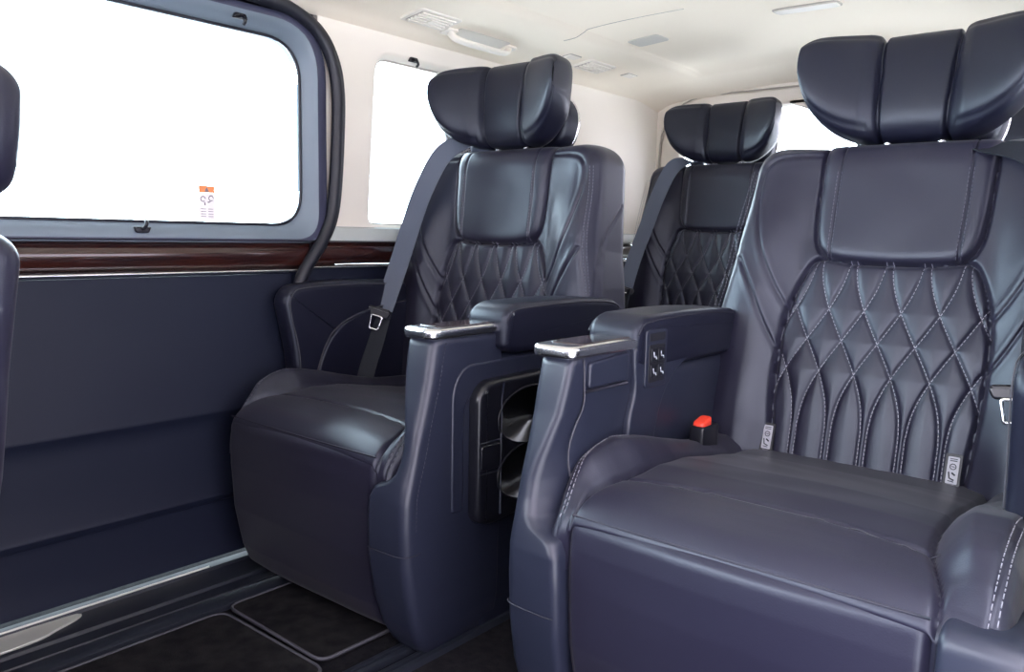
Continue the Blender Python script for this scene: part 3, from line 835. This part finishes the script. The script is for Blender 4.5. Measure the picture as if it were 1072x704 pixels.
# ------------------------------------------------------------------ sliding door (door_1) with window
door = empty('door_1', (XW, .4, 0)); door['kind'] = 'structure'
def dob(name, me, par=door):
    o = obj(name, me, par); o.location = (0, 0, 0) if par is not door else (-XW, -.4, 0); return o
prof = [(-1.803, .012), (-1.806, .06), (-1.803, .145), (-1.799, .158), (-1.795, .166), (-1.793, .172), (-1.796, .185), (-1.801, .24), (-1.801, .330), (-1.797, .362), (-1.790, .378), (-1.788, .386), (-1.792, .41), (-1.810, .55), (-1.820, .66), (-1.824, .715)]
pp = smoothpath([(a, b) for a, b in prof], 4)
mb = MB(); ys = np.linspace(-.42, 1.235, 12)
secs = [[(x, y+(.03*sm(z, .35, .72)), z) for x, z in pp]+[(-1.87, y+.03, .715), (-1.87, y, .012)] for y in ys]
mb.add(*loft(secs)); dob('door_panel', fix(mb.mesh('door_panel', DOORP, angle=math.radians(60))))
# wood trim with gloss, chrome strip
def strip(z0, z1, x, bulge, y0, ya, yb, n=12):
    secs = []
    for k in range(30):
        t = k/29; row = []
        for j in range(n):
            q = j/(n-1); z = z0+(z1-z0)*q; y = y0+(ya+(yb-ya)*q-y0)*t
            row.append((x+bulge*math.sin(q*PI)**.7, y, z))
        row += [(x-.02, row[-1][1], z1), (x-.02, row[0][1], z0)]
        secs.append(row)
    return loft(secs)
mb = MB(); mb.add(*strip(.731, .795, -1.826, .016, -.42, 1.287, 1.325)); dob('wood_trim', fix(mb.mesh('wood_trim', WOOD, angle=math.radians(60))))
mb = MB(); mb.add(*strip(.716, .731, -1.824, .014, -.42, 1.278, 1.287, 8)); dob('chrome_strip', fix(mb.mesh('chrome_strip', CHR, angle=math.radians(60))))
mb = MB(); mb.add(*strip(.795, .802, -1.826, .010, -.42, 1.325, 1.330, 6)); dob('chrome_strip', fix(mb.mesh('chrome_strip', FRAMEP)))
# window frame : nested loops from outer edge to the glass
def rr(y0, y1, z0, z1, r, n=10): return rpoly([(y0, z0), (y1, z0), (y1, z1), (y0, z1)], r, n)
rings = []
for (y0, y1, z0, z1, r, x) in [(-.44, 1.372, .800, 1.372, [.03, .05, .15, .1], -1.87), (-.44, 1.372, .800, 1.372, [.03, .05, .15, .1], -1.808), (-.43, 1.362, .803, 1.362, [.03, .05, .145, .1], -1.800),
                               (-.40, 1.340, .806, 1.354, [.04, .07, .13, .1], -1.801), (-.36, 1.330, .826, 1.336, [.05, .08, .12, .1], -1.808),
                               (-.33, 1.318, .838, 1.322, [.05, .09, .11, .1], -1.838), (-.325, 1.312, .842, 1.316, [.05, .09, .105, .1], -1.844), (-.325, 1.312, .842, 1.316, [.05, .09, .105, .1], -1.87)]:
    rings.append([(x, a, b) for a, b in rr(y0, y1, z0, z1, r)])
mb = MB(); mb.add(*loft(rings[3:], caps=False)); wf = dob('window_frame', fix(mb.mesh('window_frame', FRAMEP, angle=math.radians(50))))
mb = MB(); mb.add(*loft(rings[:4], caps=False)); dob('frame_edge', fix(mb.mesh('frame_edge', EDGEP, angle=math.radians(50))))
w1 = obj('window_pane', None, None) if False else None
lp = rr(-.325, 1.312, .842, 1.316, [.05, .09, .105, .1])
mb = MB(); mb.add(*tube_vf([(-1.842, a, b) for a, b in lp], .0042, 6, True)); dob('rubber_seal', mb.mesh('rubber_seal', RUB))
def pane(name, L, x0, x1):
    mb = MB(); mb.add(*slab(L, x0, x1, .0005, lambda a, b, h: (h, a, b), 2)); return struct(name, fix(mb.mesh(name, GLASS, smooth=False)))
pane('window_1', lp, -1.853, -1.849)
# gasket around the door opening, plus backing boxes added to stop light leaks
gp = smoothpath([(-.44, 1.388), (.9, 1.390), (1.19, 1.389), (1.28, 1.374), (1.345, 1.335), (1.385, 1.27), (1.400, 1.19), (1.398, 1.08), (1.388, .94), (1.372, .855), (1.338, .79), (1.300, .74), (1.272, .69), (1.258, .60), (1.255, .35), (1.25, .02)], 6)
mb = MB(); mb.add(*tube_vf([(-1.796, a, b) for a, b in gp], .0165, 10)); mb.add(*tube_vf([(-1.806, a+.016, b+.004) for a, b in gp], .014, 8)); mb.add(*box_vf(-1.875, -1.835, 1.20, 1.42, .60, .805, .003)); mb.add(*box_vf(-1.875, -1.845, 1.33, 1.42, .80, 1.41, .003)); mb.add(*box_vf(-1.875, -1.845, -.44, 1.40, 1.355, 1.415, .003)); struct('trim_5', mb.mesh('trim_5', RUB))

# ------------------------------------------------------------------ left body side behind the door
def wallring(name, outer, rr_out, inner, rr_in, x, dx, m_, sgn=1, n=10):
    """flat wall with a window hole: rings from outer rectangle to the reveal"""
    r0 = rpoly(outer, rr_out, n); r1 = rpoly(inner, rr_in, n)
    mid = r1+(r0-r1)*.12 if False else offset(r1, -.022)
    rings = [[(x-sgn*.03, a, b) for a, b in r0], [(x, a, b) for a, b in r0], [(x, a, b) for a, b in mid], [(x-sgn*.004, a, b) for a, b in offset(r1, -.012)], [(x-sgn*dx*.5, a, b) for a, b in offset(r1, -.003)], [(x-sgn*dx, a, b) for a, b in r1], [(x-sgn*dx-sgn*.02, a, b) for a, b in r1]]
    return loft(rings, caps=False)
mb = MB()
mb.add(*wallring('w', [(1.36, .842), (YB, .842), (YB, 1.400), (1.36, 1.400)], .001, [(1.545, .852), (2.42, .852), (2.42, 1.325), (1.575, 1.325)], [.03, .06, .06, .05], -1.826, .03, CREAMP))
# header above the sliding door
mb.add(*loft([[(-1.822, y, 1.397), (-1.86, y, 1.397), (-1.86, y, 1.43), (-1.80, y, 1.43)] for y in (YA, 1.4)]))
struct('wall_left', fix(mb.mesh('wall_left', CREAMP, angle=math.radians(40))))
L2 = rpoly([(1.545, .852), (2.42, .852), (2.42, 1.325), (1.575, 1.325)], [.03, .06, .06, .05], 8)
pane('window_2', L2, -1.866, -1.862)
mb = MB(); mb.add(*tube_vf([(-1.852, a, b) for a, b in L2], .003, 6, True)); struct('trim_6', mb.mesh('trim_6', GROOVE))
# lower trim behind the door: ledge, wood, chrome, panel
mb = MB(); 
mb.add(*loft([[(-1.826, y, .842), (-1.812, y, .838), (-1.800, y, .815), (-1.800, y, .803), (-1.86, y, .80), (-1.86, y, .842)] for y in (1.375, 1.5, 2.2, 3.18)])); struct('trim_7', fix(mb.mesh('trim_7', mat('pale_ledge_plastic', (.46, .49, .47, 1), .4), angle=math.radians(40))))
mb = MB(); mb.add(*strip(.738, .796, -1.818, .016, 1.335, 1.36, 1.36)); 
V_, F_ = strip(.738, .796, -1.818, .016, 1.34, 2.95, 2.95); mb = MB(); mb.add(V_, F_)
struct('trim_8', fix(mb.mesh('trim_8', WOOD, angle=math.radians(60))))
mb = MB(); mb.add(*strip(.724, .737, -1.816, .016, 1.31, 2.95, 2.95, 8)); mb.add(*strip(.796, .802, -1.818, .012, 1.37, 2.95, 2.95, 6)); struct('trim_9', fix(mb.mesh('trim_9', CHR, angle=math.radians(60))))
mb = MB(); secs = [[(-1.87, y, 0), (-1.79, y, 0), (-1.805, y, .3), (-1.812, y, .6), (-1.818, y, .70), (-1.818, y, .726), (-1.87, y, .726)] for y in (1.27, 1.6, 2.2, 3.18)]
mb.add(*loft(secs)); struct('trim_10', fix(mb.mesh('trim_10', DOORP, angle=math.radians(60))))
# rear side pocket with pale rim (beyond the left seat)
root = empty('storage_ledge', (-1.755, 2.84, .5), 'pale-rimmed side ledge with a dark hollow beside the rear seat', 'side storage')
mb = MB(); mb.add(*box_vf(-.065, .035, -.22, .25, .155, .188, .012)); obj('rim', fix(mb.mesh('rim', mat('pale_rim', (.62, .62, .58, 1), .3))), root)
mb = MB(); mb.add(*box_vf(-.065, .030, -.22, .25, -.25, .150, .012)); obj('body', fix(mb.mesh('body', PLD)), root)

# ------------------------------------------------------------------ ceiling
cs = smoothpath([(-1.828, 1.392), (-1.805, 1.402), (-1.77, 1.418), (-1.70, 1.432), (-1.60, 1.441), (-1.545, 1.446), (-1.515, 1.458), (-1.48, 1.468), (-1.30, 1.478), (XM, 1.484)], 6)
cs = np.vstack([cs, [(2*XM-a, b) for a, b in cs[::-1][1:]]])
ys = np.concatenate([np.linspace(YA, 2.0, 12), np.linspace(2.02, 2.16, 8), np.linspace(2.2, 2.9, 16), np.linspace(2.92, 3.2, 18)])
V = []
for y in ys:
    for x, z in cs:
        dz = 0
        inner = sm(z, 1.440, 1.470)
        dz -= .018*inner*sm(y, 2.86, 2.95)
        dz -= .030*sm(y, 2.95, 3.18)
        V.append((x, y, z+dz))
V = np.array(V); n = len(cs)
F = [tuple(f) for f in gridF(len(ys), n)]
top = V.copy(); top[:, 2] += .03; N0 = len(V)
V = np.vstack([V, top]); F += [tuple(i+N0 for i in reversed(f)) for f in F]
me_c = mesh('ceiling', V, F, CREAM)
struct('ceiling', me_c)
# darker line painted for the soft shading at the roof lining's step
mb = MB(); mb.add(*tube_vf([(x, 2.13+.03*math.sin((x+1.55)*2), z-.0004) for x, z in cs[(cs[:, 0] > -1.60) & (cs[:, 0] < -1.18)]], .0014, 5)); struct('trim_11', mb.mesh('trim_11', GROOVE))

cxs = cs[:, 0]; czs = cs[:, 1]
def ceil_z(x): return float(np.interp(x, cxs, czs))
def ceil_slope(x): return (ceil_z(x+.02)-ceil_z(x-.02))/.04
def on_ceiling(name, x, y, label, cat, group=None):
    r = empty(name, (x, y, ceil_z(x)), label, cat, group); r.rotation_euler = (0, -math.atan(ceil_slope(x)), 0); return r
dn = lambda a, b, h: (a, b, -h)
# dome lamp
r = on_ceiling('ceiling_lamp', -.90, 2.345, 'slim rectangular ceiling lamp with rounded corners', 'lamp')
Lr = rpoly([(-.095, -.032), (.095, -.032), (.095, .032), (-.095, .032)], .022, 6)
mb = MB(); mb.add(*slab(Lr, -.004, .003, .0025, dn, 3)); obj('bezel', fix(mb.mesh('bezel', GROOVE)), r)
mb = MB(); mb.add(*slab(offset(Lr, .006), .0, .0055, .0025, dn, 3)); obj('lens', fix(mb.mesh('lens', LAMPM)), r)
# ceiling speaker square
r = on_ceiling('ceiling_speaker', -1.435, 2.385, 'small flat grey square speaker grille on the ceiling', 'speaker')
Lr = rpoly([(-.058, -.045), (.058, -.045), (.058, .045), (-.058, .045)], .02, 6)
mb = MB(); mb.add(*slab(Lr, -.004, .003, .0015, dn, 3)); obj('grille', fix(mb.mesh('grille', mat('grille_cloth', (.60, .57, .51, 1), .9, bump=(1200, .6, .001)))), r)
# air vents
def vent(x, y, s, label):
    r = on_ceiling('air_vent', x, y, label, 'air vent', 'ceiling air vents')
    Lr = rpoly([(-.055*s, -.095*s), (.055*s, -.095*s), (.055*s, .095*s), (-.055*s, .095*s)], .016, 6)
    mb = MB(); mb.add(*slab(Lr, -.004, .005, .004, dn, 3)); obj('bezel', fix(mb.mesh('bezel', CREAMP)), r)
    mb = MB(); mb.add(*slab(offset(Lr, .014), .0, .0058, .001, dn, 3)); obj('opening', fix(mb.mesh('opening', GROOVE)), r)
    mb = MB()
    for k in range(5):
        a = (-.034+k*.017)*s; mb.add(*box_vf(a-.0045, a+.0045, -.074*s, .074*s, -.0095, -.0045, .0012))
    mb.add(*box_vf(-.012, .012, -.012, .012, -.012, -.008, .002))
    obj('louvre', fix(mb.mesh('louvre', CREAMP, angle=math.radians(40))), r)
vent(-1.71, 1.665, .88, 'cream air vent on the ceiling rail above the middle window, nearest the sliding door')
vent(-1.70, 2.46, .88, 'cream air vent on the ceiling rail just right of the left headrest')
# small buttons near the vents
for (x, y, lb) in ((-1.68, 2.30, 'tiny cream switch on the ceiling rail, touching the left headrest outline'), (-1.69, 2.68, 'tiny cream switch on the ceiling rail behind the rear air vent')):
    r = on_ceiling('ceiling_switch', x, y, lb, 'switch'); Lr = rpoly([(-.020, -.034), (.020, -.034), (.020, .034), (-.020, .034)], .008, 5)
    mb = MB(); mb.add(*slab(Lr, -.004, .0015, .001, dn, 3)); obj('bezel', fix(mb.mesh('bezel', GROOVE)), r)
    mb = MB(); mb.add(*slab(offset(Lr, .004), 0, .004, .0015, dn, 3)); obj('rocker', fix(mb.mesh('rocker', CREAMP)), r)
# grab handle
r = on_ceiling('grab_handle', -1.745, 1.905, 'folding cream grab handle on the ceiling rail above the middle window', 'handle')
mb = MB()
P = smoothpath([(.0, -.135, -.002), (.004, -.12, -.020), (.012, -.085, -.030), (.014, 0, -.032), (.012, .085, -.030), (.004, .12, -.020), (.0, .135, -.002)], 6)
mb.add(*tube_vf(P, .010, 10, False, 1.4, .8)); obj('grip', mb.mesh('grip', CREAMP), r)
for sy in (-1, 1):
    mb = MB(); mb.add(*slab(rpoly([(-.020, sy*.135-.024), (.020, sy*.135-.024), (.020, sy*.135+.024), (-.020, sy*.135+.024)], .008, 5), -.003, .007, .003, dn, 3)); obj('mount', fix(mb.mesh('mount', CREAMP)), r)
mb = MB(); mb.add(*slab(rpoly([(-.032, -.115), (.034, -.115), (.034, .115), (-.032, .115)], .014, 5), -.004, .0022, .0015, dn, 3)); obj('backing', fix(mb.mesh('backing', mat('handle_recess', (.66, .63, .57, 1), .6))), r)

# sunshade hooks
def hook(x, y, z, up, label):
    r = empty('shade_hook', (x, y, z), label, 'hook', None)
    mb = MB(); mb.add(*slab(rpoly([(-.020, -.006), (.020, -.006), (.014, .008), (-.014, .008)], .004, 4), 0, .010, .003, lambda a, b, h: (h, a, b*up), 4)); obj('base', fix(mb.mesh('base', PLD)), r)
    mb = MB(); mb.add(*tube_vf(smoothpath([(.008, 0, 0), (.020, .0, -.004*up), (.024, .002, -.014*up), (.016, .003, -.019*up)], 5), .004, 8)); obj('prong', mb.mesh('prong', PLD), r)
hook(-1.804, 1.115, 1.334, 1, 'small black shade hook at the top of the sliding door window')
hook(-1.808, .862, .8245, -1, 'small black shade hook below the sliding door window')
hook(-1.832, 1.705, 1.337, 1, 'small black shade hook above the middle window')
# warning sticker on the glass
r = empty('warning_sticker', (-1.8488, 1.045, .898), 'orange and white warning sticker in the lower corner of the door glass', 'sticker')
g = lambda a, b, h: (h, a, b)
mb = MB(); mb.add(*slab(rpoly([(-.021, -.048), (.021, -.048), (.021, .016), (-.021, .016)], .001, 3), 0, .0006, .0002, g, 2))
for (a, b, rad) in ((-.010, .002, .006), (.011, .004, .006)): mb.add(*tube_vf([(.0010, a+rad*math.cos(t), b+rad*math.sin(t)) for t in np.linspace(0, 5.4, 12)], .0011, 4), 1)
mb.add(*tube_vf([(.001, -.006, -.006), (.001, -.005, -.013)], .0016, 4), 1); mb.add(*tube_vf([(.001, .002, -.006), (.001, .009, -.004)], .0014, 4), 1)
for b in (-.022, -.028, -.034, -.040):
    mb.add(*tube_vf([(.001, -.016, b), (.001, -.003, b)], .0007, 4), 1); mb.add(*tube_vf([(.001, .003, b), (.001, .016, b)], .0007, 4), 1)
obj('paper', fix(mb.mesh('paper', [STW, STG])), r)
mb = MB(); mb.add(*slab(rpoly([(-.021, .0165), (.021, .0165), (.021, .034), (-.021, .034)], .001, 3), 0, .0007, .0002, g, 2))
mb.add(*slab(rpoly([(-.006, .0195), (.006, .0195), (0, .031)], .001, 3), .0007, .0012, .0002, g, 2), 1)
hb = obj('header_band', fix(mb.mesh('header_band', [ORANGE, STG])), r); hb['label'] = 'orange band with dark triangle'

# ------------------------------------------------------------------ rear hatch wall
mb = MB()
def rearloop(i, z0=.0):
    return
YR = 3.16
outer = rpoly([(XW, .02), (XE, .02), (XE, 1.44), (XW, 1.44)], .002, 10)
arch = rpoly([(-1.815, .60), (XE-.02, .60), (XE-.02, 1.418), (-1.815, 1.418)], [.05, .05, .24, .24], 10)
win = rpoly([(-1.725, .93), (XE-.11, .93), (XE-.11, 1.352), (-1.725, 1.352)], [.06, .06, .15, .15], 10)
rings = [[(a, YR+.05, b) for a, b in outer], [(a, YR-.02, b) for a, b in outer], [(a, YR-.02, b) for a, b in offset(arch, -.004)], [(a, YR+.004, b) for a, b in arch], [(a, YR+.004, b) for a, b in offset(arch, .003)], [(a, YR-.006, b) for a, b in offset(arch, .006)],
         [(a, YR-.004, b) for a, b in offset(win, -.02)], [(a, YR+.006, b) for a, b in offset(win, -.006)], [(a, YR+.03, b) for a, b in win], [(a, YR+.05, b) for a, b in win]]
mb.add(*loft(rings, caps=False)); struct('wall_rear', fix(mb.mesh('wall_rear', CREAMP, angle=math.radians(35))))
mb = MB(); mb.add(*tube_vf([(a, YR-.012, b) for a, b in offset(arch, -.001)], .0035, 6, True)); struct('trim_12', mb.mesh('trim_12', GROOVE))
mb = MB(); mb.add(*slab(win, YR+.040, YR+.044, .0005, lambda a, b, h: (a, h, b), 2)); struct('window_3', fix(mb.mesh('window_3', GLASS, smooth=False)))
# high brake light housing, a wide drooping cover in the middle of the rear window
mb = MB(); L = rpoly([(-1.27, 1.365), (-1.17, 1.325), (-1.10, 1.300), (-.79, 1.300), (-.72, 1.325), (-.62, 1.365)], .03, 6)
mb.add(*slab(L, YR+.03, YR-.012, .008, lambda a, b, h: (a, h, b), 4)); struct('trim_13', fix(mb.mesh('trim_13', CREAMP)))

# ------------------------------------------------------------------ unseen right body side, run forward into the door opening to darken the seat
mb = MB(); mb.add(*wallring('w', [(.95, .0), (YB, .0), (YB, 1.400), (.95, 1.400)], .001, [(1.12, .86), (2.9, .86), (2.9, 1.325), (1.12, 1.325)], .06, XE, .03, CREAMP, -1))
struct('wall_right', fix(mb.mesh('wall_right', CREAMP, angle=math.radians(40))))
L4 = rpoly([(1.12, .86), (2.9, .86), (2.9, 1.325), (1.12, 1.325)], .06, 8)
pane('window_4', L4, XE+.034, XE+.038)
mb = MB(); mb.add(*wallring('w', [(YA, .0), (-.05, .0), (-.05, 1.400), (YA, 1.400)], .001, [(-1.0, .86), (-.15, .86), (-.15, 1.325), (-.8, 1.325)], .06, XE, .03, DOORP, -1))
struct('door_2', fix(mb.mesh('door_2', DOORP, angle=math.radians(40))))  # unseen front door, added to dim low light from the front
mb = MB(); mb.add(*box_vf(XW, XE, YA-.02, YA+.32, 0, .84, .05)); struct('wall_front', fix(mb.mesh('wall_front', PLD)))  # unseen dashboard block, added to cut low light from ahead
# unseen ground outside, kept pale to bounce light onto the ceiling
mb = MB(); mb.add([(-14, -12, -.42), (14, -12, -.42), (14, 14, -.42), (-14, 14, -.42)], [(0, 1, 2, 3)]); struct('ground', mb.mesh('ground', PAVE, smooth=False))

# ------------------------------------------------------------------ light
w = bpy.data.worlds.new('sky'); bpy.context.scene.world = w; w.use_nodes = True
nt = w.node_tree; bg = nt.nodes['Background']
# overcast sky: brighter and bluer on the sliding-door side, softer and warmer on the open-door side
tc = nt.nodes.new('ShaderNodeTexCoord'); sp = nt.nodes.new('ShaderNodeSeparateXYZ'); mr = nt.nodes.new('ShaderNodeMapRange')
mr.inputs[1].default_value = -.8; mr.inputs[2].default_value = .8
ramp = nt.nodes.new('ShaderNodeValToRGB'); e = ramp.color_ramp.elements
e[0].color = (.84, 1.02, 1.16, 1); e[2 if False else 1].color = (.27, .245, .29, 1)
m_ = e.new(.5); m_.color = (.52, .505, .58, 1)
m_ = e.new(.30); m_.color = (.80, .86, .98, 1)
nt.links.new(tc.outputs['Generated'], sp.inputs[0]); nt.links.new(sp.outputs['X'], mr.inputs[0]); nt.links.new(mr.outputs[0], ramp.inputs[0]); nt.links.new(ramp.outputs[0], bg.inputs[0])
bg.inputs[1].default_value = 20.5

# ------------------------------------------------------------------ camera
f = 844.53; ya, pi_, ro = [math.radians(a) for a in (39.859, 7.187, 1.184)]
fw = Vector((-math.sin(ya)*math.cos(pi_), math.cos(ya)*math.cos(pi_), -math.sin(pi_)))
rt = Vector((math.cos(ya), math.sin(ya), 0)); up = rt.cross(fw)
r2 = math.cos(ro)*rt+math.sin(ro)*up; u2 = -math.sin(ro)*rt+math.cos(ro)*up
cd = bpy.data.cameras.new('camera'); cam = bpy.data.objects.new('camera', cd); C.objects.link(cam)
M = Matrix((r2, u2, -fw)).transposed().to_4x4(); M.translation = (0, 0, .83)
cam.matrix_world = M
cd.sensor_width = 36; cd.lens = f/1072*36; cd.clip_start = .02
sc = bpy.context.scene; sc.camera = cam
sc.view_settings.view_transform = 'Standard'; sc.view_settings.look = 'None'; sc.view_settings.gamma = 1; sc.view_settings.use_curve_mapping = False
sc.view_settings.exposure = 0.0
